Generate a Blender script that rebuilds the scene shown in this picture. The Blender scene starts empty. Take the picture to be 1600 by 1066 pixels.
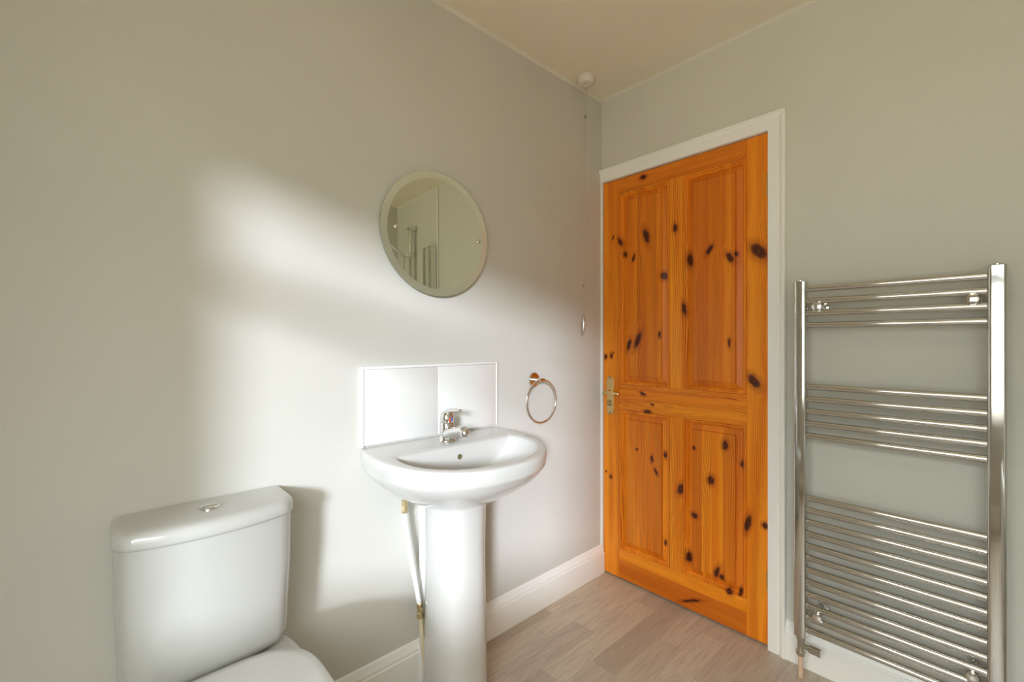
import bpy, bmesh, math, random
from mathutils import Vector, Matrix
random.seed(7)
C = bpy.context.scene.collection
sc = bpy.context.scene

# ------------------------------------------------------------------ camera, sky, sun, exposure
cam_d = bpy.data.cameras.new('camera'); cam = bpy.data.objects.new('camera', cam_d); C.objects.link(cam)
cam.location = (1.366, -1.880, 1.18)
cam.rotation_euler = (math.radians(90), 0, math.radians(47.4))
cam_d.sensor_width = 36; cam_d.lens = 694.6 / 1600 * 36; cam_d.clip_start = 0.02
sc.camera = cam

vs = sc.view_settings
vs.view_transform = 'Standard'; vs.look = 'None'; vs.gamma = 1; vs.use_curve_mapping = False
vs.exposure = 0.18
sc.cycles.max_bounces = 16; sc.cycles.diffuse_bounces = 10; sc.cycles.glossy_bounces = 8
sc.cycles.caustics_reflective = False; sc.cycles.caustics_refractive = False

w = bpy.data.worlds.new('sky'); sc.world = w; w.use_nodes = True
nt = w.node_tree; nt.nodes.clear()
wo = nt.nodes.new('ShaderNodeOutputWorld'); bg = nt.nodes.new('ShaderNodeBackground')
tc = nt.nodes.new('ShaderNodeTexCoord'); sx = nt.nodes.new('ShaderNodeSeparateXYZ')
rp = nt.nodes.new('ShaderNodeValToRGB'); mr = nt.nodes.new('ShaderNodeMapRange')
mr.inputs[1].default_value = -1; mr.inputs[2].default_value = 1
rp.color_ramp.elements[0].position = 0.44; rp.color_ramp.elements[0].color = (0.36, 0.33, 0.27, 1)
rp.color_ramp.elements[1].position = 0.50; rp.color_ramp.elements[1].color = (0.25, 0.275, 0.27, 1)
e = rp.color_ramp.elements.new(0.60); e.color = (0.28, 0.31, 0.31, 1)
e = rp.color_ramp.elements.new(0.68); e.color = (0.97, 1.0, 1.0, 1)
e = rp.color_ramp.elements.new(0.95); e.color = (0.85, 0.93, 1.0, 1)
nt.links.new(tc.outputs['Generated'], sx.inputs[0]); nt.links.new(sx.outputs['Z'], mr.inputs[0])
nt.links.new(mr.outputs[0], rp.inputs[0]); nt.links.new(rp.outputs[0], bg.inputs[0]); nt.links.new(bg.outputs[0], wo.inputs[0])
bg.inputs[1].default_value = 10.8

sun_d = bpy.data.lights.new('sun', 'SUN'); sun = bpy.data.objects.new('sun', sun_d); C.objects.link(sun)
sun_dir = Vector((-1.0, 1.05, -0.305))
sun.rotation_euler = sun_dir.to_track_quat('-Z', 'Y').to_euler(); sun.location = (4, -5, 4)
sun_d.energy = 4.1; sun_d.angle = math.radians(7.5); sun_d.color = (0.90, 0.96, 1.13)

# room and window opening
W, B, H = 2.36, 2.42, 2.41          # room: x 0..W, y -B..0, z 0..H
WX0, WX1, WZ0, WZ1 = 0.745, 2.33, 0.68, 1.90
# the sky seen through the window: a portal that only guides the sky's light
pd = bpy.data.lights.new('window_portal', 'AREA'); po = bpy.data.objects.new('window_portal', pd); C.objects.link(po)
pd.shape = 'RECTANGLE'; pd.size = WX1 - WX0; pd.size_y = WZ1 - WZ0; pd.cycles.is_portal = True
po.location = ((WX0 + WX1) / 2, -B - 0.16, (WZ0 + WZ1) / 2); po.rotation_euler = (math.radians(90), 0, 0)

# ------------------------------------------------------------------ helpers
def wloc(o):
    v = Vector((0, 0, 0))
    while o is not None: v += o.location; o = o.parent
    return v
def obj(name, bm, mat, parent=None, smooth=35, subsurf=0):
    me = bpy.data.meshes.new(name)
    bmesh.ops.recalc_face_normals(bm, faces=bm.faces)
    bm.to_mesh(me); bm.free()
    o = bpy.data.objects.new(name, me); C.objects.link(o)
    me.materials.append(mat)
    if smooth:
        me.shade_smooth()
        if smooth < 180: me.set_sharp_from_angle(angle=math.radians(smooth))
    if parent is not None:
        o.parent = parent; o.location = -wloc(parent)
    if subsurf:
        m = o.modifiers.new('subdivision', 'SUBSURF'); m.levels = subsurf; m.render_levels = subsurf
    return o
def thing(name, label, cat, loc, group=None):
    o = bpy.data.objects.new(name, None); C.objects.link(o)
    o.location = loc; o['label'] = label; o['category'] = cat; o.empty_display_size = 0.05
    if group: o['group'] = group
    return o
def tag(o, label, cat, group=None):
    o['label'] = label; o['category'] = cat
    if group: o['group'] = group
    return o
def struct(o, label=None):
    o['kind'] = 'structure'
    if label: o['label'] = label
    return o
def bx(bm, lo, hi, bev=0.0, seg=2):
    lo = Vector(lo); hi = Vector(hi)
    r = bmesh.ops.create_cube(bm, size=1)
    vs_ = r['verts']
    for v in vs_:
        v.co = Vector([(lo[i] + hi[i]) / 2 + v.co[i] * (hi[i] - lo[i]) for i in range(3)])
    if bev:
        es = list({e for v in vs_ for e in v.link_edges})
        bmesh.ops.bevel(bm, geom=es, offset=bev, segments=seg, profile=0.5, affect='EDGES')
    return bm
def box(lo, hi, bev=0.0, seg=2): return bx(bmesh.new(), lo, hi, bev, seg)
def loft(bm, loops, cap0=True, cap1=True, closed=True):
    L = [[bm.verts.new(p) for p in lp] for lp in loops]
    n = len(L[0])
    for a, b in zip(L, L[1:]):
        for i in range(n if closed else n - 1):
            j = (i + 1) % n
            bm.faces.new((a[i], a[j], b[j], b[i]))
    if cap0: bm.faces.new(list(reversed(L[0])))
    if cap1: bm.faces.new(L[-1])
    return bm
def fan(bm, loops, c0=None, c1=None):
    """loft with a centre vertex closing either end (keeps subdivision clean)"""
    L = [[bm.verts.new(p) for p in lp] for lp in loops]
    n = len(L[0])
    for a, b in zip(L, L[1:]):
        for i in range(n):
            j = (i + 1) % n
            bm.faces.new((a[i], a[j], b[j], b[i]))
    if c0 is not None:
        v = bm.verts.new(c0)
        for i in range(n): bm.faces.new((v, L[0][(i + 1) % n], L[0][i]))
    if c1 is not None:
        v = bm.verts.new(c1)
        for i in range(n): bm.faces.new((v, L[-1][i], L[-1][(i + 1) % n]))
    return bm
def tube(bm, pts, rad, seg=16, cap=True, flat=1.0):
    pts = [Vector(p) for p in pts]
    if not hasattr(rad, '__len__'): rad = [rad] * len(pts)
    t0 = (pts[1] - pts[0]).normalized()
    up = Vector((0, 0, 1)) if abs(t0.z) < 0.9 else Vector((1, 0, 0))
    n = t0.cross(up).normalized(); loops = []
    for i, p in enumerate(pts):
        if i == 0: t = pts[1] - pts[0]
        elif i == len(pts) - 1: t = pts[-1] - pts[-2]
        else: t = (pts[i + 1] - pts[i]).normalized() + (pts[i] - pts[i - 1]).normalized()
        t.normalize(); n = (n - t * n.dot(t)).normalized(); b = t.cross(n)
        loops.append([p + (n * math.cos(2 * math.pi * k / seg) + b * math.sin(2 * math.pi * k / seg) * flat) * rad[i] for k in range(seg)])
    return loft(bm, loops, cap, cap)
def lathe(bm, base, axis, prof, seg=32):
    """prof: (radius, distance along axis); first and last capped"""
    base = Vector(base); axis = Vector(axis).normalized()
    up = Vector((0, 0, 1)) if abs(axis.z) < 0.9 else Vector((1, 0, 0))
    n = axis.cross(up).normalized(); b = axis.cross(n)
    loops = [[base + axis * h + (n * math.cos(2 * math.pi * k / seg) + b * math.sin(2 * math.pi * k / seg)) * max(r, 1e-5) for k in range(seg)] for r, h in prof]
    return loft(bm, loops)
def bez(p0, p1, p2, p3, n=10):
    out = []
    for i in range(n + 1):
        t = i / n; s = 1 - t
        out.append(Vector(p0) * s**3 + Vector(p1) * 3 * s * s * t + Vector(p2) * 3 * s * t * t + Vector(p3) * t**3)
    return out
def torus(bm, c, axis, R, r, seg=64, rs=12):
    c = Vector(c); axis = Vector(axis).normalized()
    up = Vector((0, 0, 1)) if abs(axis.z) < 0.9 else Vector((1, 0, 0))
    u = axis.cross(up).normalized(); v = axis.cross(u)
    L = []
    for i in range(seg):
        a = 2 * math.pi * i / seg; d = u * math.cos(a) + v * math.sin(a)
        L.append([bm.verts.new(c + d * (R + r * math.cos(2 * math.pi * k / rs)) + axis * r * math.sin(2 * math.pi * k / rs)) for k in range(rs)])
    for i in range(seg):
        a, b = L[i], L[(i + 1) % seg]
        for k in range(rs):
            bm.faces.new((a[k], a[(k + 1) % rs], b[(k + 1) % rs], b[k]))
    return bm

# ------------------------------------------------------------------ materials
class NT:
    """small expression helper over a node tree"""
    def __init__(s, mat): s.t = mat.node_tree
    def n(s, kind): return s.t.nodes.new(kind)
    def put(s, sock, v):
        if isinstance(v, (int, float)): sock.default_value = v
        elif isinstance(v, (tuple, list)): sock.default_value = v
        else: s.t.links.new(v, sock)
    def m(s, op, a, b=0.0, c=None):
        d = s.n('ShaderNodeMath'); d.operation = op
        s.put(d.inputs[0], a); s.put(d.inputs[1], b)
        if c is not None: s.put(d.inputs[2], c)
        return d.outputs[0]
    def xyz(s, x, y, z):
        d = s.n('ShaderNodeCombineXYZ'); s.put(d.inputs[0], x); s.put(d.inputs[1], y); s.put(d.inputs[2], z); return d.outputs[0]
    def noise(s, vec, scale, detail=3, rough=0.5, dist=0.0):
        d = s.n('ShaderNodeTexNoise'); s.put(d.inputs['Vector'], vec); s.put(d.inputs['Scale'], scale)
        d.inputs['Detail'].default_value = detail; d.inputs['Roughness'].default_value = rough; d.inputs['Distortion'].default_value = dist
        return d.outputs['Fac']
    def white(s, vec):
        d = s.n('ShaderNodeTexWhiteNoise'); d.noise_dimensions = '3D'; s.put(d.inputs['Vector'], vec); return d.outputs['Value']
    def mix(s, f, a, b, mode='MIX'):
        d = s.n('ShaderNodeMix'); d.data_type = 'RGBA'; d.blend_type = mode; d.clamp_factor = True
        s.put(d.inputs[0], f); s.put(d.inputs[6], a); s.put(d.inputs[7], b); return d.outputs[2]
    def step(s, x, a, b, o0=0.0, o1=1.0):
        d = s.n('ShaderNodeMapRange'); d.interpolation_type = 'SMOOTHSTEP'; d.clamp = True
        s.put(d.inputs[0], x); s.put(d.inputs[1], a); s.put(d.inputs[2], b); s.put(d.inputs[3], o0); s.put(d.inputs[4], o1); return d.outputs[0]
    def bump(s, h, strength, dist, target):
        d = s.n('ShaderNodeBump'); d.inputs['Strength'].default_value = strength; d.inputs['Distance'].default_value = dist
        s.put(d.inputs['Height'], h); s.t.links.new(d.outputs[0], target)
def pbr(name, col, rough=0.5, metal=0.0, coat=0.0, spec=0.5, coat_rough=0.05):
    m = bpy.data.materials.new(name); m.use_nodes = True
    b = m.node_tree.nodes['Principled BSDF']
    b.inputs['Base Color'].default_value = (*col, 1); b.inputs['Roughness'].default_value = rough
    b.inputs['Metallic'].default_value = metal; b.inputs['Coat Weight'].default_value = coat
    b.inputs['Coat Roughness'].default_value = coat_rough; b.inputs['Specular IOR Level'].default_value = spec
    return m
def paint(name, col, rough, bump=0.05, scale=180, var=0.02):
    m = pbr(name, col, rough); N = NT(m); b = m.node_tree.nodes['Principled BSDF']
    t = N.n('ShaderNodeTexCoord').outputs['Object']
    big = N.noise(t, 2.2, 3); f = N.noise(t, scale, 4, 0.6)
    c = N.mix(N.step(big, 0.3, 0.7), tuple(x * (1 - var) for x in col) + (1,), tuple(min(1, x * (1 + var)) for x in col) + (1,))
    N.t.links.new(c, b.inputs['Base Color'])
    med = N.noise(t, 14, 3)
    N.bump(N.m('ADD', N.m('MULTIPLY', f, 0.4), N.m('MULTIPLY', med, 1.6)), bump, 0.003, b.inputs['Normal'])
    return m
def ceramic(name, col):
    m = pbr(name, col, 0.12, coat=0.4, coat_rough=0.03); N = NT(m); b = m.node_tree.nodes['Principled BSDF']
    t = N.n('ShaderNodeTexCoord').outputs['Object']
    N.bump(N.noise(t, 9, 2), 0.02, 0.01, b.inputs['Normal'])
    return m
def metal(name, col, rough, streak=0.0):
    m = pbr(name, col, rough, 1.0); N = NT(m); b = m.node_tree.nodes['Principled BSDF']
    t = N.n('ShaderNodeTexCoord').outputs['Object']
    r = N.step(N.noise(t, 22, 3), 0.3, 0.8, rough * 0.7, rough * 1.6 + streak)
    N.t.links.new(r, b.inputs['Roughness'])
    return m
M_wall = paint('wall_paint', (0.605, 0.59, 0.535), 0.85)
M_wall2 = paint('wall_paint_lightened', (0.665, 0.655, 0.59), 0.85)  # lighter copy of the wall paint, making up for weak light
M_ceil = paint('ceiling_paint', (0.82, 0.75, 0.60), 0.9)
M_cove = paint('ceiling_joint_paint', (0.72, 0.68, 0.57), 0.8)
M_trim = paint('gloss_white_paint', (0.90, 0.895, 0.86), 0.32, 0.03, 60)
M_cer = ceramic('white_ceramic', (0.61, 0.60, 0.57))
M_cer2 = ceramic('cistern_ceramic_shaded', (0.51, 0.505, 0.47))  # basin ceramic darkened, so the cistern's shade sits in its colour
M_tile = pbr('glazed_tile', (0.75, 0.745, 0.71), 0.1, coat=0.4)
M_grout = pbr('white_sealant', (0.84, 0.84, 0.82), 0.5)
M_seat = pbr('seat_plastic', (0.62, 0.62, 0.595), 0.25)
M_chrome = metal('polished_chrome', (0.80, 0.79, 0.77), 0.06)
M_chromer = metal('radiator_chrome', (0.64, 0.63, 0.60), 0.08)
M_brass = metal('polished_brass', (0.86, 0.68, 0.33), 0.22)
M_oldbrass = metal('dull_brass', (0.52, 0.42, 0.24), 0.4)
M_fitbrass = metal('fitting_brass', (0.72, 0.60, 0.36), 0.35)
M_mirror = pbr('mirror_silver', (0.80, 0.82, 0.70), 0.0, 1.0)
M_bevel = pbr('mirror_bevel', (0.90, 0.95, 0.86), 0.30, 1.0)
M_edge = pbr('mirror_glass_edge', (0.22, 0.27, 0.21), 0.15)
M_white = pbr('white_plastic', (0.78, 0.77, 0.73), 0.35)
M_swplastic = pbr('aged_switch_plastic', (0.72, 0.66, 0.58), 0.4)
M_hose = pbr('white_hose', (0.84, 0.84, 0.83), 0.35)
M_cream = pbr('cream_painted_pipe', (0.74, 0.64, 0.44), 0.4)
M_pinkpipe = pbr('peach_painted_pipe', (0.72, 0.52, 0.36), 0.4)
M_red = pbr('red_indicator', (0.65, 0.09, 0.05), 0.3)
M_blue = pbr('blue_indicator', (0.05, 0.12, 0.5), 0.3)
M_dark = pbr('painted_gap_shade', (0.03, 0.027, 0.02), 0.6)
M_olive = pbr('overflow_inside', (0.16, 0.14, 0.06), 0.5)
M_cord = pbr('beige_cord', (0.50, 0.42, 0.33), 0.7)
M_alu = metal('brushed_aluminium', (0.62, 0.60, 0.57), 0.3)
M_upvc = pbr('white_upvc', (0.82, 0.82, 0.80), 0.3)
M_screw = metal('screw_steel', (0.35, 0.33, 0.27), 0.35)
M_hall = pbr('landing_floor', (0.2, 0.16, 0.12), 0.8)
def thin_glass(name, tint, gloss=0.06):
    m = bpy.data.materials.new(name); m.use_nodes = True; t = m.node_tree; t.nodes.clear()
    o = t.nodes.new('ShaderNodeOutputMaterial'); mx = t.nodes.new('ShaderNodeMixShader')
    a = t.nodes.new('ShaderNodeBsdfTransparent'); g = t.nodes.new('ShaderNodeBsdfGlossy')
    a.inputs[0].default_value = (*tint, 1); g.inputs['Roughness'].default_value = 0.02; mx.inputs[0].default_value = gloss
    t.links.new(a.outputs[0], mx.inputs[1]); t.links.new(g.outputs[0], mx.inputs[2]); t.links.new(mx.outputs[0], o.inputs[0])
    return m
M_glass = thin_glass('window_glass', (0.97, 0.98, 0.97))
M_sglass = thin_glass('screen_glass', (0.97, 0.985, 0.97), 0.05)

# knots seen in the pine: x, z, radius across, stretch along the grain, tilt
KN = [(0.237,1.956,.011,1.5,0),(0.108,1.672,.009,2.4,.3),(0.069,1.699,.005,2.0,-.2),(0.133,1.607,.012,1.2,.2),(0.183,1.581,.007,2.4,-.2),
 (0.250,1.676,.015,2.4,.25),(0.398,1.686,.010,1.8,0),(0.339,1.478,.015,1.2,.1),(0.462,1.534,.014,2.0,.1),(0.548,1.566,.011,1.9,-.5),
 (0.631,1.522,.014,1.5,.4),(0.655,1.532,.007,1.6,0),(0.741,1.531,.026,1.25,.5),(0.438,1.321,.009,3.0,.1),(0.156,1.160,.012,2.4,-.3),
 (0.206,1.184,.015,2.6,-.35),(0.318,1.207,.006,2.6,0),(0.024,1.100,.008,1.6,0),(0.058,1.106,.007,2.0,0),(0.070,1.120,.004,1.5,0),
 (0.235,0.930,.009,1.6,.3),(0.284,0.883,.006,1.6,0),(0.628,1.172,.006,3.0,0),(0.724,1.022,.020,1.35,.5),(0.259,0.847,.010,1.8,0),
 (0.280,0.629,.008,2.0,0),(0.301,0.573,.008,1.8,.4),(0.343,0.658,.007,2.2,0),(0.055,0.497,.007,1.5,0),(0.027,0.518,.004,1.5,0),
 (0.424,0.524,.016,1.6,-.2),(0.457,0.232,.014,1.7,0),(0.344,0.256,.006,2,0),(0.613,0.751,.012,1.7,0),(0.480,0.715,.008,1.0,0),
 (0.677,0.685,.008,1.6,0),(0.554,0.593,.014,1.5,0),(0.482,0.423,.016,0.8,0),(0.702,0.457,.012,3.0,-.2),(0.765,0.467,.012,1.0,0),
 (0.578,0.213,.011,2.4,-.3),(0.598,0.200,.010,1.4,0),(0.672,0.171,.007,2.4,0),(0.631,0.157,.013,1.0,0),
 (0.470,0.050,.007,6.0,-.45),(0.20,0.66,.006,1.0,0)]
def wood(name, rect, horiz=False, seed=0.0, strips=None, band=1.0, warm=0.0, wav=0.012):
    """varnished pine; grain runs up (or across for rails); glued strips for the panels"""
    m = pbr(name, (.5, .2, .04), 0.35, coat=0.06, coat_rough=0.15, spec=0.25); N = NT(m); b = m.node_tree.nodes['Principled BSDF']
    tcn = N.n('ShaderNodeTexCoord'); s = N.n('ShaderNodeSeparateXYZ'); N.t.links.new(tcn.outputs['Object'], s.inputs[0])
    X, Z = s.outputs['X'], s.outputs['Z']
    A, L = (Z, X) if horiz else (X, Z)
    x0, x1, z0, z1 = rect
    ks = [k for k in KN if x0 - .006 <= k[0] <= x1 + .006 and z0 - .006 <= k[1] <= z1 + .006]
    # irregular warp so knots and lines are never perfect shapes
    wob = N.m('MULTIPLY', N.m('SUBTRACT', N.noise(N.xyz(X, seed, Z), 70, 2), 0.5), 0.013)
    u = A; darkest = None; halo = None; ringsum = None
    for (kx, kz, r, st, tilt) in ks:
        ka, kl = (kz, kx) if horiz else (kx, kz)
        da = N.m('SUBTRACT', A, ka); dl = N.m('SUBTRACT', L, kl)
        da0 = da
        if tilt: da = N.m('MULTIPLY_ADD', dl, tilt, da)
        da1 = N.m('DIVIDE', N.m('ADD', da, wob), r); dl1 = N.m('DIVIDE', N.m('ADD', dl, wob), r * st)
        d = N.m('SQRT', N.m('ADD', N.m('MULTIPLY', da1, da1), N.m('MULTIPLY', dl1, dl1)))
        core = N.step(d, 0.75, 1.12, 1.0, 0.0)
        hl = N.m('MULTIPLY', N.step(d, 0.9, 2.3, 1.0, 0.0), 0.55)
        # growth lines sweep around the knot
        dd = N.m('ADD', N.m('MULTIPLY', N.m('DIVIDE', da0, r * 2.0), N.m('DIVIDE', da0, r * 2.0)), N.m('MULTIPLY', N.m('DIVIDE', dl, r * st * 2.6), N.m('DIVIDE', dl, r * st * 2.6)))
        g = N.m('POWER', 2.718, N.m('MULTIPLY', dd, -1.0))
        u = N.m('SUBTRACT', u, N.m('MULTIPLY', N.m('MULTIPLY', da0, g), 0.75))
        darkest = core if darkest is None else N.m('MAXIMUM', darkest, core)
        halo = hl if halo is None else N.m('MAXIMUM', halo, hl)
        rg = N.m('MULTIPLY', core, N.m('SINE', N.m('MULTIPLY_ADD', d, 8, 1.4)))
        ringsum = rg if ringsum is None else N.m('ADD', ringsum, rg)
    tint = None; sd = seed
    if strips:
        base, wd = strips
        idx = N.m('FLOOR', N.m('DIVIDE', N.m('SUBTRACT', A, base), wd))
        tint = N.white(N.xyz(idx, seed, 3.1)); sd = N.m('MULTIPLY_ADD', tint, 9.0, seed)
        fr = N.m('FRACT', N.m('DIVIDE', N.m('SUBTRACT', A, base), wd))
        joint = N.step(N.m('ABSOLUTE', N.m('SUBTRACT', fr, 0.5)), 0.485, 0.5)
    slow = N.noise(N.xyz(N.m('MULTIPLY', u, 7), N.m('MULTIPLY', L, 1.3), sd), 1.0, 2)
    slow2 = N.noise(N.xyz(N.m('MULTIPLY', u, 30), N.m('MULTIPLY', L, 3.2), sd), 1.0, 2)
    uu = N.m('ADD', u, N.m('ADD', N.m('MULTIPLY', slow, wav * 4), N.m('MULTIPLY', slow2, wav)))
    # growth rings: soft edge one side, crisp the other
    ph = N.m('FRACT', N.m('MULTIPLY', uu, 175 * band))
    late = N.m('MULTIPLY', N.step(ph, 0.25, 0.85), N.step(ph, 0.88, 1.0, 1.0, 0.0))
    strength = N.step(N.noise(N.xyz(N.m('MULTIPLY', uu, 26), N.m('MULTIPLY', L, .8), sd), 1.0, 2), 0.35, 0.65, 0.05, 1.0)
    late = N.m('MULTIPLY', late, strength)
    fine = N.noise(N.xyz(N.m('MULTIPLY', u, 520), N.m('MULTIPLY', L, 9), sd), 1.0, 3, 0.6)
    broad = N.noise(N.xyz(N.m('MULTIPLY', uu, 24), N.m('MULTIPLY', L, 1.1), sd), 1.0, 3)
    c = N.mix(N.step(broad, 0.3, 0.7), (0.98, 0.345, 0.020, 1), (0.84, 0.22, 0.010, 1))
    if tint is not None:
        c = N.mix(N.m('MULTIPLY', N.step(tint, 0.35, 1.0), 0.55), c, (0.56, 0.12, 0.010, 1))
        c = N.mix(N.m('MULTIPLY', joint, 0.45), c, (0.22, 0.05, 0.01, 1))
    if warm: c = N.mix(warm, c, (0.62, 0.14, 0.012, 1))
    c = N.mix(N.m('MULTIPLY', late, 0.68), c, (0.33, 0.052, 0.005, 1))
    c = N.mix(N.step(fine, 0.45, 0.75, 0.0, 0.30), c, (0.42, 0.09, 0.01, 1))
    if halo is not None:
        c = N.mix(N.m('MULTIPLY', halo, N.step(fine, 0.2, 0.7, 0.6, 1.1)), c, (0.30, 0.045, 0.006, 1))
        kc = N.mix(N.step(ringsum, -0.6, 0.8), (0.05, 0.012, 0.006, 1), (0.12, 0.026, 0.010, 1))
        c = N.mix(N.m('MULTIPLY', darkest, 0.95), c, kc)
    N.t.links.new(c, b.inputs['Base Color'])
    N.bump(N.m('ADD', N.m('MULTIPLY', late, 0.5), fine), 0.12, 0.0006, b.inputs['Normal'])
    return m

def floor_mat():
    m = pbr('wood_effect_vinyl', (.3, .2, .13), 0.38, coat=0.0); N = NT(m); b = m.node_tree.nodes['Principled BSDF']
    tcn = N.n('ShaderNodeTexCoord'); s = N.n('ShaderNodeSeparateXYZ'); N.t.links.new(tcn.outputs['Object'], s.inputs[0])
    X, Y = s.outputs['X'], s.outputs['Y']
    pw, pl = 0.0982, 0.62
    rx = N.m('DIVIDE', N.m('ADD', X, 0.0332), pw); row = N.m('FLOOR', rx); fx = N.m('FRACT', rx)
    offs = N.white(N.xyz(row, 5.0, 1.0))
    # joint positions of the rows seen in front of the door
    cr = N.n('ShaderNodeValToRGB'); cr.color_ramp.interpolation = 'CONSTANT'
    known = [0.45, 0.57, 0.42, 0.10, 0.55, 0.255, 0.095, 0.36, 0.25]
    els = cr.color_ramp.elements; els[0].position = 0.0; els[0].color = (known[0] / pl,) * 3 + (1,)
    els[1].position = 1 / 20 - .01; els[1].color = (known[1] / pl,) * 3 + (1,)
    for i in range(2, 9):
        q = els.new(i / 20 - .01); q.color = (known[i] / pl,) * 3 + (1,)
    N.t.links.new(N.m('DIVIDE', row, 20), cr.inputs[0])
    isk = N.m('LESS_THAN', row, 8.5)
    off = N.m('ADD', N.m('MULTIPLY', cr.outputs[0], isk), N.m('MULTIPLY', offs, N.m('SUBTRACT', 1.0, isk)))
    ry = N.m('ADD', N.m('DIVIDE', Y, pl), off); col = N.m('FLOOR', ry); fy = N.m('FRACT', ry)
    rnd = N.white(N.xyz(row, col, 2.0)); rnd2 = N.white(N.xyz(row, col, 8.0))
    g1 = N.noise(N.xyz(N.m('MULTIPLY', X, 85), N.m('MULTIPLY', Y, 7), N.m('MULTIPLY', rnd, 20)), 1.0, 5, 0.62, 0.6)
    g2 = N.noise(N.xyz(N.m('MULTIPLY', X, 16), N.m('MULTIPLY', Y, 2.2), N.m('MULTIPLY', rnd, 33)), 1.0, 3, 0.5, 1.2)
    g3 = N.noise(N.xyz(N.m('MULTIPLY', X, 260), N.m('MULTIPLY', Y, 14), rnd), 1.0, 3, 0.6)
    c = N.mix(rnd, (0.44, 0.37, 0.30, 1), (0.63, 0.55, 0.44, 1))
    c = N.mix(N.m('MULTIPLY', rnd2, 0.35), c, (0.50, 0.43, 0.35, 1))
    c = N.mix(N.step(g1, 0.42, 0.68, 0.0, 0.45), c, (0.34, 0.265, 0.20, 1))
    c = N.mix(N.step(g2, 0.50, 0.72, 0.0, 0.40), c, (0.68, 0.59, 0.47, 1))
    c = N.mix(N.step(g3, 0.5, 0.75, 0.0, 0.28), c, (0.33, 0.255, 0.19, 1))
    ex = N.step(N.m('ABSOLUTE', N.m('SUBTRACT', fx, 0.5)), 0.488, 0.5); ey = N.step(N.m('ABSOLUTE', N.m('SUBTRACT', fy, 0.5)), 0.4975, 0.5)
    c = N.mix(N.m('MULTIPLY', N.m('MAXIMUM', ex, ey), 0.55), c, (0.24, 0.18, 0.13, 1))
    N.t.links.new(c, b.inputs['Base Color'])
    N.bump(N.m('ADD', g1, N.m('MULTIPLY', g3, 0.5)), 0.12, 0.001, b.inputs['Normal'])
    return m

# ------------------------------------------------------------------ the room shell
T = 0.12
DX0, DX1, DZ1 = 0.010, 0.7785, 1.985        # door opening
f = struct(obj('floor', box((-T, -B - T, -0.1), (W + T, T, 0)), floor_mat(), smooth=0))
struct(obj('ceiling', box((-T, -B - T, H), (W + T, T, H + 0.1)), M_ceil, smooth=0))
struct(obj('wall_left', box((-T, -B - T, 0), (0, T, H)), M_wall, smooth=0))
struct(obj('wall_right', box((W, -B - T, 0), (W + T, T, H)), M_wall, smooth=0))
bm = bmesh.new()
bx(bm, (0, 0, 0), (DX0, T, H)); bx(bm, (DX1, 0, 0), (W, T, H)); bx(bm, (DX0, 0, DZ1), (DX1, T, H))
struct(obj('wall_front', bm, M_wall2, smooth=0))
bm = bmesh.new()
bx(bm, (0, -B - T, 0), (WX0, -B, H)); bx(bm, (WX1, -B - T, 0), (W, -B, H))
bx(bm, (WX0, -B - T, 0), (WX1, -B, WZ0)); bx(bm, (WX0, -B - T, WZ1), (WX1, -B, H))
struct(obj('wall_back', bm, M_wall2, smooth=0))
# window with a transom bar; only its light is seen
fr = bmesh.new(); yo, yi = -B - 0.11, -B - 0.055
TZ = 1.55
for lo, hi in (((WX0, WZ0), (WX0 + .045, WZ1)), ((WX1 - .045, WZ0), (WX1, WZ1)), ((WX0, WZ0), (WX1, WZ0 + .045)), ((WX0, WZ1 - .045), (WX1, WZ1)), ((WX0, TZ), (WX1, TZ + .06))):
    bx(fr, (lo[0], yo, lo[1]), (hi[0], yi, hi[1]), 0.004)
win = struct(obj('window_1', fr, M_upvc))
for z0, z1 in ((WZ0 + .04, TZ + .005), (TZ + .055, WZ1 - .04)):
    obj('window_pane', box((WX0 + .04, -B - .085, z0), (WX1 - .04, -B - .081, z1)), M_glass, win, smooth=0)
obj('window_sill', box((WX0 - .03, -B - .05, WZ0 - .022), (WX1 + .03, -B + .03, WZ0), .004), M_trim, win)

# skirting boards: plain face with an ogee top
SP = [(0, 0), (.018, 0), (.018, .103), (.0165, .1045), (.0125, .105), (.0125, .108), (.0145, .112), (.0145, .116), (.0115, .121), (.0085, .127), (.0075, .132), (.0055, .1375), (0, .141)]
def skirt(name, a, b, n):
    a, b, n = Vector(a), Vector(b), Vector(n)
    bm = bmesh.new()
    loft(bm, [[p + n * d + Vector((0, 0, z)) for d, z in SP] for p in (a, b)])
    return struct(obj(name, bm, M_trim, smooth=30))
skirt('baseboard_left', (0, -B, 0), (0, -0.0005, 0), (1, 0, 0))
skirt('baseboard_front', (0.8385, 0, 0), (1.62, 0, 0), (0, -1, 0))
skirt('baseboard_back', (0.02, -B, 0), (1.62, -B, 0), (0, 1, 0))
# small quadrant at the ceiling joints
def cove(name, a, b, n):
    a, b, n = Vector(a), Vector(b), Vector(n); bm = bmesh.new()
    P = [(0, 0), (.011, 0), (.0065, -.0025), (.0025, -.0065), (0, -.011)]
    loft(bm, [[p + n * d + Vector((0, 0, z)) for d, z in P] for p in (a, b)])
    return struct(obj(name, bm, M_cove, smooth=60))
cove('trim_1', (0, -B, H), (0, 0, H), (1, 0, 0)); cove('trim_2', (0.014, 0, H), (W, 0, H), (0, -1, 0))
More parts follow.
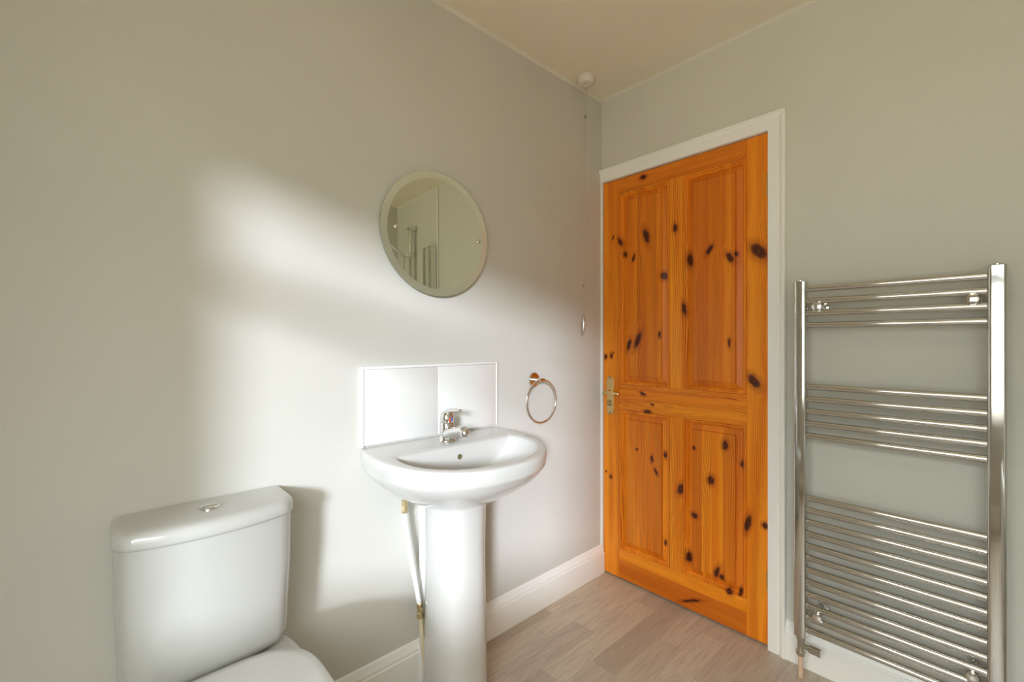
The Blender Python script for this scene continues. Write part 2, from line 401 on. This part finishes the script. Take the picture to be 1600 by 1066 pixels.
# architrave, mitred; left leg is only a sliver because the door sits in the corner
AP = [(0, 0), (0, .012), (.003, .0135), (.034, .0135), (.035, .0105), (.038, .0105), (.040, .014), (.045, .018), (.050, .0205), (.0515, .0235), (.058, .024), (.061, .0215), (.0615, 0)]
bm = bmesh.new()
ix, iz = DX1 - .001, DZ1 + .001
loops = []
loops.append([Vector((0.0, -t, iz + u)) for u, t in AP])
loops.append([Vector((ix + u, -t, iz + u)) for u, t in AP])
loops.append([Vector((ix + u, -t, 0.0)) for u, t in AP])
loft(bm, loops)
bx(bm, (0, -.010, .140), (.0095, 0, iz + .03), .001, 1)
struct(obj('trim_3', bm, M_trim, smooth=30), 'white painted door architrave')
# panel edge strip beside the bath (seen in the mirror)
struct(obj('trim_4', box((1.648, -.012, 0), (1.668, 0, H), .003), M_upvc))

# ------------------------------------------------------------------ the pine door
door = bpy.data.objects.new('door_1', None); C.objects.link(door); door.location = (0.012, 0, 0)
struct(door, 'orange varnished four panel pine door'); door['category'] = 'door'
dl, dr, db, dt = .0125, .7765, .010, 1.982
F0 = 0.0015; BK = 0.040
cols = dict(ls=(dl, .104), rs=(.696, dr), m=(.371, .434)); rows = dict(top=(1.909, dt), lock=(.840, .967), bot=(db, .153))
def frame_part(nm, x0, x1, z0, z1, mat):
    return obj(nm, box((x0, F0, z0), (x1, BK, z1), .0008, 1), mat, door, smooth=30)
frame_part('stile', dl, .104, db, dt, wood('pine_lock_stile', (dl, .104, db, dt), seed=1.3, band=.8, warm=.12))
frame_part('stile', .696, dr, db, dt, wood('pine_hinge_stile', (.696, dr, db, dt), seed=4.1, band=1.0))
frame_part('rail', .1042, .6958, 1.909, dt, wood('pine_top_rail', (.104, .696, 1.909, dt), True, 2.2, band=1.1, warm=.3))
frame_part('rail', .1042, .6958, .840, .967, wood('pine_lock_rail', (.104, .696, .84, .967), True, 6.4, strips=(.8005, .0465), band=.75, wav=.035, warm=.1))
frame_part('rail', .1042, .6958, db, .153, wood('pine_bottom_rail', (.104, .696, db, .153), True, 2.8, strips=(.006, .094), band=1.1))
frame_part('muntin', .371, .434, .9672, 1.9088, wood('pine_upper_muntin', (.371, .434, .97, 1.909), seed=9.9, band=.6))
frame_part('muntin', .371, .434, .1532, .8398, wood('pine_lower_muntin', (.371, .434, .153, .84), seed=3.7, band=.8, wav=.02))
def rectloop(x0, x1, z0, z1, i, y): return [Vector((x0 + i, y, z0 + i)), Vector((x1 - i, y, z0 + i)), Vector((x1 - i, y, z1 - i)), Vector((x0 + i, y, z1 - i))]
pi = 0
for (x0, x1, z0, z1, base, wd) in ((.104, .371, .967, 1.909, .10, .0508), (.434, .696, .967, 1.909, .447, .0475), (.104, .371, .153, .840, .105, .0455), (.434, .696, .153, .840, .470, .0445)):
    pi += 1
    mt = wood('pine_panel', (x0, x1, z0, z1), seed=11.7 * pi, strips=(base, wd), band=.75, warm=(.30 if pi < 3 else .05))  # upper panels redder and darker: dimmer light up there, put into colour
    bm = bmesh.new()
    loft(bm, [rectloop(x0, x1, z0, z1, i, y) for i, y in ((.0005, .034), (.0005, .0185), (.019, .0185), (.0405, .0105), (.0412, .0125), (.0428, .0125), (.0434, .0060))], True, True)
    obj('panel', bm, mt, door, smooth=20)
    mm = wood('pine_moulding', (x0, x1, z0, z1), seed=5.5 * pi, band=.7, warm=.1)
    bm = bmesh.new()
    prof = [(.0002, .0060), (.0012, .0060), (.0018, .0008), (.0045, .0002), (.0075, .0012), (.0092, .0040), (.0096, .0075), (.0112, .0080), (.0135, .0095), (.0160, .0135), (.0185, .0180)]
    loft(bm, [rectloop(x0, x1, z0, z1, i, y) for i, y in prof], False, False)
    obj('moulding', bm, mm, door, smooth=30)
# brass lever handle
hx = .052
bm = bmesh.new()
def stadium(cx, cz0, cz1, r, y, n=12):
    P = [Vector((cx + r * math.cos(math.pi * k / n), y, cz1 + r * math.sin(math.pi * k / n))) for k in range(n + 1)]
    P += [Vector((cx - r * math.cos(math.pi * k / n), y, cz0 - r * math.sin(math.pi * k / n))) for k in range(n + 1)]
    return P
loft(bm, [stadium(hx, .83, .982, .0205, .0014), stadium(hx, .83, .982, .0205, -.0012), stadium(hx, .83, .982, .0185, -.0032), stadium(hx, .83, .982, .015, -.0030)])
hp = obj('handle_plate', bm, M_brass, door, smooth=40)
bm = bmesh.new(); lathe(bm, (hx, -.0025, .925), (0, -1, 0), [(.0115, 0), (.0115, .003), (.009, .006), (.0075, .012), (.0075, .034)], 24)
tube(bm, [(hx - .012, -.038, .925), (hx - .004, -.040, .925), (hx + .01, -.042, .925), (hx + .035, -.045, .9255), (hx + .06, -.046, .925), (hx + .074, -.045, .9235), (hx + .081, -.043, .922)], [.006, .0085, .0082, .0078, .0074, .0062, .002], 16)
obj('lever', bm, M_brass, hp, smooth=50)
bm = bmesh.new(); lathe(bm, (hx, -.0025, .868), (0, -1, 0), [(.0145, 0), (.0145, .004), (.0125, .006), (.0115, .004), (.0085, .004), (.0085, .009), (.006, .010)], 28)
bx(bm, (hx - .0025, -.016, .861), (hx + .0025, -.011, .875), .001, 1)
obj('thumb_turn', bm, M_oldbrass, hp, smooth=40)
for z in (.994, .819):
    bm = bmesh.new(); lathe(bm, (hx, -.0022, z), (0, -1, 0), [(.0062, 0), (.0058, .0022), (.003, .0032)], 16)
    obj('screw', bm, M_screw, hp, smooth=40)
for z0, z1 in ((1.738, 1.820), (.214, .296)):
    bm = bmesh.new(); bx(bm, (.7705, -.0005, z0), (.7835, .0013, z1), 0)
    for k in range(5):
        a = z0 + (z1 - z0) * k / 5; bb = z0 + (z1 - z0) * (k + 1) / 5 - .0012
        tube(bm, [(.7776, -.0042, a), (.7776, -.0042, bb)], .0042, 12)
    obj('hinge', bm, M_oldbrass, door, smooth=40)
# near-black sheet standing in for the shade in the door's gaps
struct(obj('gap_shade_sheet', box((DX0 + .001, .045, 0), (DX1 - .001, .05, DZ1)), M_dark, smooth=0), 'dark sheet standing in for the shade behind the door')

# ------------------------------------------------------------------ pedestal washbasin
YC = -1.007
wb = thing('pedestal_washbasin', 'white ceramic washbasin on a full pedestal below the tiled splashback', 'washbasin', (0.14, YC, 0))
NB = 64
def dloop(cx, b, a, z, xmin=.001, n=2.25, bk=None, zf=0.0, b2=None):
    """D-shaped loop: superellipse about (cx, YC), front depth b, half width a, flattened at xmin"""
    out = []; bb = b2 or b
    for k in range(NB):
        t = 2 * math.pi * (k + .5) / NB
        c, s = math.cos(t), math.sin(t)
        x = cx + (b if c > 0 else bb) * math.copysign(abs(c) ** (2 / n), c); y = YC + a * math.copysign(abs(s) ** (2 / n), s)
        x = max(x, xmin)
        out.append(Vector((x, y, z + zf * x)))
    return out
TL = -0.035      # the rim falls slightly to the front
loops = [
 dloop(.14, .115, .115, .652),
 dloop(.145, .135, .145, .667, b2=.14),
 dloop(.15, .205, .215, .704, b2=.2),
 dloop(.15, .255, .262, .742, b2=.25),
 dloop(.145, .278, .283, .768, b2=.3),
 dloop(.140, .290, .290, .782, b2=.32, zf=-.01),
 dloop(.138, .294, .289, .790, b2=.33, zf=-.02),
 dloop(.137, .298, .292, .815, b2=.34, zf=TL),
 dloop(.137, .298, .292, .832, b2=.34, zf=TL),
 dloop(.137, .295, .2895, .838, b2=.34, zf=TL),
 dloop(.137, .287, .283, .841, b2=.34, zf=TL, xmin=.006),
 dloop(.205, .196, .244, .8405, xmin=.148, b2=.15, zf=TL),
 dloop(.207, .188, .237, .8355, xmin=.153, b2=.15, zf=TL),
 dloop(.209, .180, .229, .820, xmin=.158, b2=.14, zf=TL),
 dloop(.212, .160, .205, .775, xmin=.160, b2=.12),
 dloop(.215, .130, .165, .735, xmin=.150, b2=.10),
 dloop(.215, .075, .09, .712, b2=.07),
 dloop(.215, .022, .022, .706, b2=.022)]
bm = bmesh.new(); fan(bm, loops, Vector((.14, YC, .652)), Vector((.215, YC, .704)))
basin = obj('basin', bm, M_cer, wb, smooth=180, subsurf=1)
bm = bmesh.new(); lathe(bm, (.215, YC, .7085), (0, 0, 1), [(.024, 0), (.024, .002), (.018, .0035), (.014, .001)], 28)
obj('plughole', bm, M_chrome, basin, smooth=40)
# overflow hole in the back of the bowl
bm = bmesh.new(); lathe(bm, (.157, YC, .795), (1, 0, -.05), [(.0085, 0), (.0085, .0045), (.0075, .005), (.0068, .003)], 24)
obj('overflow', bm, M_olive, basin, smooth=30)
# pedestal
def ploop(a, bf, z, cx=.135, back=.035):
    out = []
    for k in range(40):
        t = 2 * math.pi * (k + .5) / 40; c, s = math.cos(t), math.sin(t)
        x = cx + bf * math.copysign(abs(c) ** .9, c); out.append(Vector((max(x, back), YC + a * math.copysign(abs(s) ** .8, s), z)))
    return out
bm = bmesh.new()
loft(bm, [ploop(.103, .106, 0), ploop(.103, .106, .02), ploop(.099, .103, .10), ploop(.095, .10, .3), ploop(.093, .098, .5), ploop(.095, .10, .62), ploop(.098, .104, .672)])
obj('pedestal', bm, M_cer, wb, smooth=50)
# mixer tap
tx = .085; tz = .8372
tap_b = bmesh.new()
lathe(tap_b, (tx, YC, tz), (0, 0, 1), [(.030, 0), (.030, .004), (.0265, .007), (.0255, .02), (.0240, .045), (.0245, .058), (.0225, .062)], 32)
tube(tap_b, bez((tx + .005, YC, tz + .022), (tx + .04, YC, tz + .034), (tx + .06, YC, tz + .045), (tx + .098, YC, tz + .047), 10), [.024, .0235, .0225, .021, .0195, .0185, .0175, .0168, .016, .0155, .015], 20)
tap = obj('mixer_tap', tap_b, M_chrome, wb, smooth=50)
bm = bmesh.new(); lathe(bm, (tx + .100, YC, tz + .055), (.12, 0, -1), [(.006, 0), (.013, .003), (.0155, .010), (.0155, .020), (.0135, .026), (.010, .026)], 24)
obj('spout_nozzle', bm, M_chrome, tap, smooth=50)
bm = bmesh.new()
lathe(bm, (tx, YC, tz + .062), (0.05, 0, 1), [(.021, 0), (.0235, .004), (.024, .016), (.022, .028), (.016, .037), (.006, .041)], 32)
tube(bm, bez((tx - .006, YC, tz + .088), (tx + .01, YC, tz + .106), (tx + .035, YC, tz + .108), (tx + .078, YC, tz + .112), 8), [.015, .015, .0145, .0135, .012, .011, .010, .0085, .006], 16, flat=.7)
obj('lever', bm, M_chrome, tap, smooth=50)
bm = bmesh.new(); bx(bm, (tx + .0215, YC - .007, tz + .068), (tx + .0245, YC + .0005, tz + .082), .001)
obj('hot_indicator', bm, M_red, tap)
bm = bmesh.new(); bx(bm, (tx + .0215, YC + .0008, tz + .068), (tx + .0245, YC + .007, tz + .082), .001)
obj('cold_indicator', bm, M_blue, tap)

# splashback
sp = thing('tiled_splashback', 'white glazed tile splashback on the wall directly behind the washbasin', 'splashback', (0, YC, .84))
for a, b_ in ((-1.271, -.9935), (-.9905, -.718)):
    obj('tile', box((.0005, a, .8445), (.0085, b_, 1.088), .0015, 2), M_tile, sp, smooth=40)
bm = bmesh.new(); bx(bm, (.0005, -1.281, .842), (.0115, -1.2715, 1.0975), .002); bx(bm, (.0005, -1.2710, 1.0885), (.0115, -.7175, 1.0975), .002); bx(bm, (.0005, -.7172, .842), (.0105, -.7125, 1.0975), .0015)
bx(bm, (.0005, -.9935, .8445), (.0075, -.9905, 1.088))
obj('edge_trim', bm, M_grout, sp, smooth=40)

# pipes behind the pedestal
hs = thing('flexible_supply_hose', 'white supply hose slanting down from under the basin to a cream pipe', 'pipe', (.05, -1.06, 0))
bm = bmesh.new(); tube(bm, bez((.05, -1.150, .615), (.05, -1.138, .50), (.05, -1.112, .40), (.05, -1.094, .288), 14), .0085, 16)
obj('hose', bm, M_hose, hs, smooth=60)
bm = bmesh.new(); lathe(bm, (.05, -1.151, .690), (0, .02, -1), [(.006, .020), (.006, .03), (.011, .034), (.011, .05), (.0085, .052), (.012, .058), (.012, .072), (.009, .076)], 6)
obj('hose_connector', bm, M_fitbrass, hs, smooth=30)
bm = bmesh.new(); lathe(bm, (.05, -1.095, .298), (0, .09, -1), [(.009, 0), (.0115, .004), (.0115, .016), (.009, .018), (.009, .032), (.0125, .034), (.0125, .052), (.010, .055)], 8)
tube(bm, [(.05, -1.092, .275), (.066, -1.092, .277)], .005, 10)
obj('isolating_valve', bm, M_fitbrass, hs, smooth=30)
bm = bmesh.new(); tube(bm, [(.05, -1.090, .245), (.05, -1.066, .002)], .0078, 16)
obj('copper_pipe', bm, M_cream, hs, smooth=60)
wp = thing('waste_pipe', 'white plastic vertical waste pipe half hidden behind the pedestal', 'pipe', (.016, -1.062, 0))
bm = bmesh.new(); tube(bm, [(.0195, -1.062, .002), (.0195, -1.062, .57)], .0150 * .9, 20)
obj('pipe', bm, M_hose, wp, smooth=60)
bm = bmesh.new(); lathe(bm, (.0195, -1.062, .555), (0, 0, 1), [(.0175, 0), (.0175, .012), (.0165, .014), (.0165, .085), (.012, .095)], 24)
obj('collar', bm, M_hose, wp, smooth=40)

# ------------------------------------------------------------------ toilet
YT = -1.690
tl = thing('close_coupled_toilet', 'white ceramic toilet with closed lid and push button cistern', 'toilet', (.3, YT, 0))
def cloop(a, dmid, dend, z, rc=.035, x0=.004, n=48):
    """cistern outline: flat back, bowed front, rounded front corners"""
    out = []
    pts = []
    steps = 16
    for k in range(steps + 1):
        u = -1 + 2 * k / steps
        y = a * u; x = dend + (dmid - dend) * (1 - u * u)
        # round the corner with a superellipse fall-off
        e = max(0, (abs(y) - (a - rc)) / rc)
        x -= rc * (1 - math.sqrt(max(0, 1 - e * e)))
        pts.append((x, y))
    # refine the corners
    fine = []
    for sgn in (-1,):
        for q in range(7):
            e = 1 - (q / 6) ** 1.0; ang = e * math.pi / 2
            y = -(a - rc) - rc * math.sin(ang); u = y / a
            fine.append((dend + (dmid - dend) * (1 - u * u) - rc * (1 - math.cos(ang)), y))
    mid = []
    for q in range(1, 12):
        y = -(a - rc) + 2 * (a - rc) * q / 12; u = y / a
        mid.append((dend + (dmid - dend) * (1 - u * u), y))
    pts = fine + mid + [(x, -y) for x, y in reversed(fine)]
    out = [Vector((x, YT + y, z)) for x, y in pts]
    out += [Vector((x0, YT + a * .999 * s, z)) for s in (1, .5, 0, -.5, -1)]
    return out
bm = bmesh.new()
loft(bm, [cloop(.150, .135, .110, .405), cloop(.163, .150, .120, .415), cloop(.168, .158, .126, .44), cloop(.1745, .168, .134, .62), cloop(.1755, .170, .135, .738)])
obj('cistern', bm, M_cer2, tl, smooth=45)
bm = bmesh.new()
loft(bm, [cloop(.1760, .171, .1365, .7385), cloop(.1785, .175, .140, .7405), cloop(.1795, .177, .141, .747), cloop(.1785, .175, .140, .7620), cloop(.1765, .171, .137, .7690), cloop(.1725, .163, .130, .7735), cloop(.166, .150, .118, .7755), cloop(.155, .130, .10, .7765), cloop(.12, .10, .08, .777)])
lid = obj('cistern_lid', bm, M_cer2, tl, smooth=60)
bc = (.078, YT)
bm = bmesh.new(); lathe(bm, (bc[0], bc[1], .7770), (0, 0, 1), [(.0215, 0), (.0215, .003), (.0195, .0045), (.0165, .003)], 36)
fb = obj('flush_button', bm, M_chrome, lid, smooth=40)
for s in (-1, 1):
    bm = bmesh.new()
    P = [(bc[0] + .0155 * math.sin(math.pi * k / 14) * s + .0008 * s, bc[1] + .0155 * math.cos(math.pi * k / 14)) for k in range(15)]
    loft(bm, [[Vector((x, y, z)) for x, y in P] for z in (.779, .7815 if s < 0 else .7803)])
    obj('button_half', bm, M_chrome, fb, smooth=30)
def tloop(x0, x1, a, z, n=2.2, N=48, sq=.5):
    cx = x0 + (x1 - x0) * .42
    out = []
    for k in range(N):
        t = 2 * math.pi * (k + .5) / N; c, s = math.cos(t), math.sin(t)
        if c > 0: x = cx + (x1 - cx) * abs(c) ** (2 / n); y = a * math.copysign(abs(s) ** (2 / n), s)
        else: x = cx - (cx - x0) * abs(c) ** sq; y = a * math.copysign(abs(s) ** .62, s)
        out.append(Vector((x, YT + y, z)))
    return out
bm = bmesh.new()
fan(bm, [tloop(.10, .40, .115, 0), tloop(.09, .41, .118, .02), tloop(.08, .42, .115, .12), tloop(.06, .47, .125, .22), tloop(.03, .58, .160, .31), tloop(.012, .645, .178, .36), tloop(.006, .655, .182, .385), tloop(.006, .655, .182, .398), tloop(.012, .645, .176, .402)], Vector((.25, YT, 0)), Vector((.3, YT, .402)))
obj('pan', bm, M_cer, tl, smooth=60)
bm = bmesh.new()
fan(bm, [tloop(.185, .650, .178, .4035), tloop(.180, .657, .183, .406), tloop(.180, .657, .183, .415), tloop(.184, .652, .179, .419)], Vector((.35, YT, .4035)), Vector((.35, YT, .419)))
obj('seat', bm, M_seat, tl, smooth=60)
bm = bmesh.new()
fan(bm, [tloop(.178, .652, .179, .420), tloop(.174, .659, .185, .423), tloop(.174, .659, .185, .432), tloop(.180, .652, .179, .438), tloop(.20, .63, .16, .4405)], Vector((.35, YT, .420)), Vector((.38, YT, .4425)))
obj('lid', bm, M_seat, tl, smooth=60)

# ------------------------------------------------------------------ round mirror
mc = Vector((.0, -.995, 1.562)); MR = .222
mirror = thing('round_mirror', 'round wall mirror with a slanted glass rim, hung above the washbasin', 'mirror', mc)
bm = bmesh.new(); seg = 128
MROT = Matrix.Rotation(math.radians(-1.0), 4, 'Z') @ Matrix.Rotation(math.radians(-0.3), 4, 'Y')   # hangs very slightly turned
def circ(x, r): return [mc + MROT @ Vector((x, r * math.cos(2 * math.pi * k / seg), r * math.sin(2 * math.pi * k / seg))) for k in range(seg)]
loft(bm, [circ(.0157, MR - .025), circ(.0160, MR - .025)]); obj('glass', bm, M_mirror, mirror, smooth=30)
bm = bmesh.new(); loft(bm, [circ(.0160, MR - .025), circ(.0150, MR)], False, False); obj('bevelled_edge', bm, M_bevel, mirror, smooth=60)
bm = bmesh.new(); loft(bm, [circ(.0100, MR - .001), circ(.0115, MR), circ(.0150, MR), circ(.0149, MR - .001), circ(.0149, MR - .035)]); obj('backing', bm, M_edge, mirror, smooth=60)
for y in (mc.y - .155 - .012, mc.y + .178):
    bm = bmesh.new(); lathe(bm, (.0161 + (y - mc.y) * .0175, y, mc.z + .0), (1, 0, 0), [(.0075, 0), (.0075, .003), (.0055, .005), (.001, .0058)], 24)
    sc_ = obj('screw_cap', bm, M_chrome, mirror, smooth=50)
    bm = bmesh.new(); lathe(bm, (.0005, y, mc.z), (1, 0, 0), [(.012, 0), (.012, .0098)], 16)
    obj('spacer', bm, M_white, sc_)

# ------------------------------------------------------------------ towel ring
ty = -.499; tzr = 1.012
tr = thing('towel_ring', 'round chrome towel ring on a disc between washbasin and door', 'towel ring', (0, ty, tzr))
bm = bmesh.new(); lathe(bm, (.0005, ty, tzr), (1, 0, 0), [(.030, 0), (.031, .002), (.031, .007), (.0295, .009), (.012, .0092)], 40)
obj('wall_plate', bm, M_chrome, tr, smooth=40)
bm = bmesh.new(); tube(bm, [(.009, ty, tzr), (.030, ty, tzr), (.046, ty, tzr)], .0085, 20)
tube(bm, [(.050, ty - .014, tzr + .001), (.050, ty + .014, tzr + .001)], .0075, 16)
obj('arm', bm, M_chrome, tr, smooth=40)
bm = bmesh.new(); torus(bm, (.052, ty, tzr - .090), (1, 0, 0), .0905, .0042)
obj('ring', bm, M_chrome, tr, smooth=180)

# ------------------------------------------------------------------ pull cord switch
px_, py_ = .072, -.222
ps = thing('pull_cord_light_switch', 'white ceiling pull switch with a long cord hanging beside the door', 'light switch', (px_, py_, H))
bm = bmesh.new(); lathe(bm, (px_, py_, H - .0005), (0, 0, -1), [(.044, 0), (.044, .006), (.040, .010), (.0385, .026), (.036, .033), (.030, .036), (.01, .0365)], 40)
sb = obj('switch_body', bm, M_swplastic, ps, smooth=40)
for dx, dy in ((.010, -.018), (-.014, .020)):
    bm = bmesh.new(); lathe(bm, (px_ + dx, py_ + dy, H - .0368), (0, 0, -1), [(.0035, 0), (.003, .001)], 12)
    obj('screw', bm, M_screw, sb)
bm = bmesh.new(); lathe(bm, (px_, py_, H - .0365), (0, 0, -1), [(.007, 0), (.005, .006), (.002, .008)], 16)
obj('cord_guide', bm, M_swplastic, sb, smooth=40)
cz = [H - .04, 2.226, 2.05, 1.8, 1.6, 1.436, 1.30]
bm = bmesh.new(); tube(bm, [(px_ + .0015 * math.sin(z * 3), py_ - .014 * (H - z) / .9 + .0, z) if z > 1.5 else (px_, py_ - .0165, z) for z in cz], .0009, 8)
obj('cord', bm, M_cord, ps, smooth=60)
bm = bmesh.new(); lathe(bm, (px_, py_ - .0028, 2.236), (0, 0, -1), [(.001, 0), (.0042, .004), (.0048, .010), (.0042, .017), (.001, .021)], 16)
obj('cord_joiner', bm, M_screw, ps, smooth=60)
bm = bmesh.new(); tube(bm, [(px_ + .004, py_ - .030, 1.431), (px_, py_ - .0165, 1.436), (px_ - .002, py_ - .008, 1.439)], [.0022, .0030, .0022], 10)
obj('cord_toggle', bm, M_oldbrass, ps, smooth=60)
bm = bmesh.new(); lathe(bm, (px_, py_ - .0165, 1.300), (0, 0, -1), [(.0015, 0), (.0045, .004), (.0068, .007), (.0068, .072), (.0055, .075), (.002, .076)], 24)
obj('cord_weight', bm, M_alu, ps, smooth=40)

# ------------------------------------------------------------------ chrome ladder radiator
rd = thing('towel_radiator', 'tall chrome ladder towel radiator on the wall right of the door', 'radiator', (1.137, -.08, 0.10))
RY = -.078
def dprof(cx, z):
    """D-section post: flat back, gently bowed front with rounded corners"""
    P = []; hw = .0195
    for k in range(17):
        t = math.pi * k / 16
        P.append(Vector((cx + hw * math.copysign(abs(math.cos(t)) ** .3, math.cos(t)), RY + .004 - .0205 * abs(math.sin(t)) ** .6, z)))
    P += [Vector((cx - hw, RY + .012, z)), Vector((cx - hw * .8, RY + .0150, z)), Vector((cx + hw * .8, RY + .0150, z)), Vector((cx + hw, RY + .012, z))]
    return P
PXL, PXR = .9035, 1.3690
for cx in (PXL, PXR):
    bm = bmesh.new()
    def sc2(z, k): return [Vector((cx + (p.x - cx) * k, RY + (p.y - RY) * k, z)) for p in dprof(cx, z)]
    loft(bm, [sc2(.146, .85), sc2(.148, 1), sc2(1.3865, 1), sc2(1.3885, .9)])
    po_ = obj('post', bm, M_chromer, rd, smooth=35)
    bm = bmesh.new(); lathe(bm, (cx, RY, 1.3883), (0, 0, 1), [(.0115, 0), (.0115, .003), (.009, .0045), (.004, .0048)], 24)
    obj('bleed_cap', bm, M_chrome, po_, smooth=40)
zs = [1.361, 1.319, 1.277, 1.235] + [1.0215 - .0425 * k for k in range(5)] + [.635 - .0418 * k for k in range(12)]
bar0 = None
for z in zs:
    if bar0 is None:
        bm = bmesh.new(); tube(bm, [(PXL + .019, RY + .003, z), (PXR - .019, RY + .003, z)], .0108, 24)
        bar0 = obj('bar', bm, M_chromer, rd, smooth=60); z_first = z
    else:
        o = bar0.copy(); C.objects.link(o); o.parent = rd; o.location = bar0.location + Vector((0, 0, z - z_first))
for x, z in ((.953, 1.298), (1.322, 1.298), (.953, .235), (1.322, .235)):
    bm = bmesh.new(); lathe(bm, (x, RY - .012, z), (0, 1, 0), [(.006, -.004), (.0135, -.002), (.0165, .003), (.0165, .010), (.013, .014), (.0125, .040), (.0125, .072), (.019, .074), (.0205, .0885)], 32)
    obj('wall_bracket', bm, M_chrome, rd, smooth=40)
for cx, sgn in ((PXL, 1), (PXR, -1)):
    bm = bmesh.new()
    lathe(bm, (cx, RY, .1455), (0, 0, -1), [(.0145, 0), (.0145, .010), (.0115, .014), (.0115, .048), (.0150, .051), (.0150, .064), (.0125, .067)], 28)
    tube(bm, [(cx + .008 * sgn, RY, .112), (cx + .024 * sgn, RY, .112), (cx + .026 * sgn, RY, .112), (cx + .060 * sgn, RY, .112)], [.008, .008, .0125, .0135], 24)
    v = obj('valve', bm, M_chromer, rd, smooth=40)
    bm = bmesh.new(); tube(bm, [(cx, RY, .0785), (cx, RY, .001)], .0078, 20)
    obj('pipe', bm, M_pinkpipe, rd, smooth=60)

# added lamp, out of view behind the camera, giving a warm fill
cl = thing('added_fill_light', 'round opal fill light added above the middle of the room', 'added fill light', (1.25, -1.75, H))
bm = bmesh.new(); lathe(bm, (1.25, -1.75, H - .0005), (0, 0, -1), [(.15, 0), (.15, .02), (.14, .024)], 40); obj('base', bm, M_white, cl, smooth=40)
M_opal = bpy.data.materials.new('opal_glass'); M_opal.use_nodes = True; bsdf = M_opal.node_tree.nodes['Principled BSDF']
bsdf.inputs['Base Color'].default_value = (.85, .83, .78, 1); bsdf.inputs['Emission Color'].default_value = (1.0, .84, .62, 1); bsdf.inputs['Emission Strength'].default_value = 2.5
bm = bmesh.new(); lathe(bm, (1.25, -1.75, H - .0245), (0, 0, -1), [(.135, 0), (.135, .02), (.125, .04), (.10, .057), (.06, .069), (.02, .074)], 40); obj('fill_light_dome', bm, M_opal, cl, smooth=60)

# ------------------------------------------------------------------ bath and shower, seen only in reflections
bt = thing('bathtub', 'white built-in bath along the wall opposite the washbasin', 'bathtub', (2.0, -.86, 0))
bm = bmesh.new()
def rloop(x0, x1, y0, y1, r, z, n=6):
    out = []
    for (cx, cy, a0) in ((x1 - r, y1 - r, 0), (x0 + r, y1 - r, 90), (x0 + r, y0 + r, 180), (x1 - r, y0 + r, 270)):
        for k in range(n + 1):
            a = math.radians(a0 + 90 * k / n); out.append(Vector((cx + r * math.cos(a), cy + r * math.sin(a), z)))
    return out
loft(bm, [rloop(1.672, 2.358, -1.712, -.024, .02, .50), rloop(1.668, 2.359, -1.716, -.0235, .02, .535), rloop(1.672, 2.358, -1.712, -.024, .02, .545), rloop(1.735, 2.30, -1.64, -.09, .12, .545), rloop(1.745, 2.29, -1.63, -.10, .12, .53), rloop(1.80, 2.24, -1.50, -.20, .12, .20), rloop(1.86, 2.18, -1.42, -.28, .10, .16)])
obj('tub', bm, M_cer, bt, smooth=45)
obj('side_panel', box((1.675, -1.705, .001), (1.690, -.026, .50), .002), M_seat, bt)
bs = thing('bath_screen', 'narrow folded glass bath screen in a chrome frame beside the shower rail', 'shower screen', (1.735, -.05, .546))
obj('glass', box((1.685, -.052, .556), (1.790, -.046, 1.935), .001, 1), M_sglass, bs, smooth=0)
bm = bmesh.new(); bx(bm, (1.668, -.060, .546), (1.688, -.0005, 1.945), .002); bx(bm, (1.787, -.058, .546), (1.803, -.040, 1.945), .002); bx(bm, (1.685, -.054, 1.935), (1.79, -.044, 1.943), .001)
obj('frame', bm, M_chrome, bs, smooth=40)
sh = thing('shower_riser', 'chrome shower riser rail with handset above the bath', 'shower', (1.945, -.05, 1.3))
bm = bmesh.new(); tube(bm, [(1.945, -.055, 1.45), (1.945, -.055, 2.15)], .0125, 20); obj('rail', bm, M_chrome, sh, smooth=60)
for z in (1.46, 2.14):
    bm = bmesh.new(); bx(bm, (1.925, -.075, z - .012), (1.965, -.0005, z + .012), .005); obj('bracket', bm, M_chrome, sh, smooth=40)
bm = bmesh.new(); bx(bm, (1.92, -.095, 1.90), (1.975, -.04, 1.945), .010); obj('slider', bm, M_white, sh, smooth=40)
bm = bmesh.new(); tube(bm, bez((1.955, -.095, 1.90), (1.96, -.15, 1.93), (1.98, -.22, 2.00), (2.0, -.27, 2.03), 8), [.010, .011, .012, .012, .012, .012, .013, .014, .016], 16)
lathe(bm, (2.0, -.285, 2.045), (.1, -.35, -1), [(.014, -.012), (.03, 0), (.045, .012), (.046, .022), (.04, .025)], 28)
obj('handset', bm, M_chrome, sh, smooth=50)
bm = bmesh.new(); bx(bm, (1.80, -.09, 1.18), (2.09, -.045, 1.225), .015, 3); bx(bm, (1.86, -.06, 1.19), (1.90, -.0005, 1.215), .004); bx(bm, (1.99, -.06, 1.19), (2.03, -.0005, 1.215), .004)
obj('mixer_bar', bm, M_chrome, sh, smooth=40)
bm = bmesh.new(); tube(bm, bez((1.945, -.07, 1.18), (1.90, -.14, .70), (2.10, -.16, .80), (1.957, -.10, 1.895), 24), .007, 12); obj('hose', bm, M_chrome, sh, smooth=60)

sh.location.x += .07
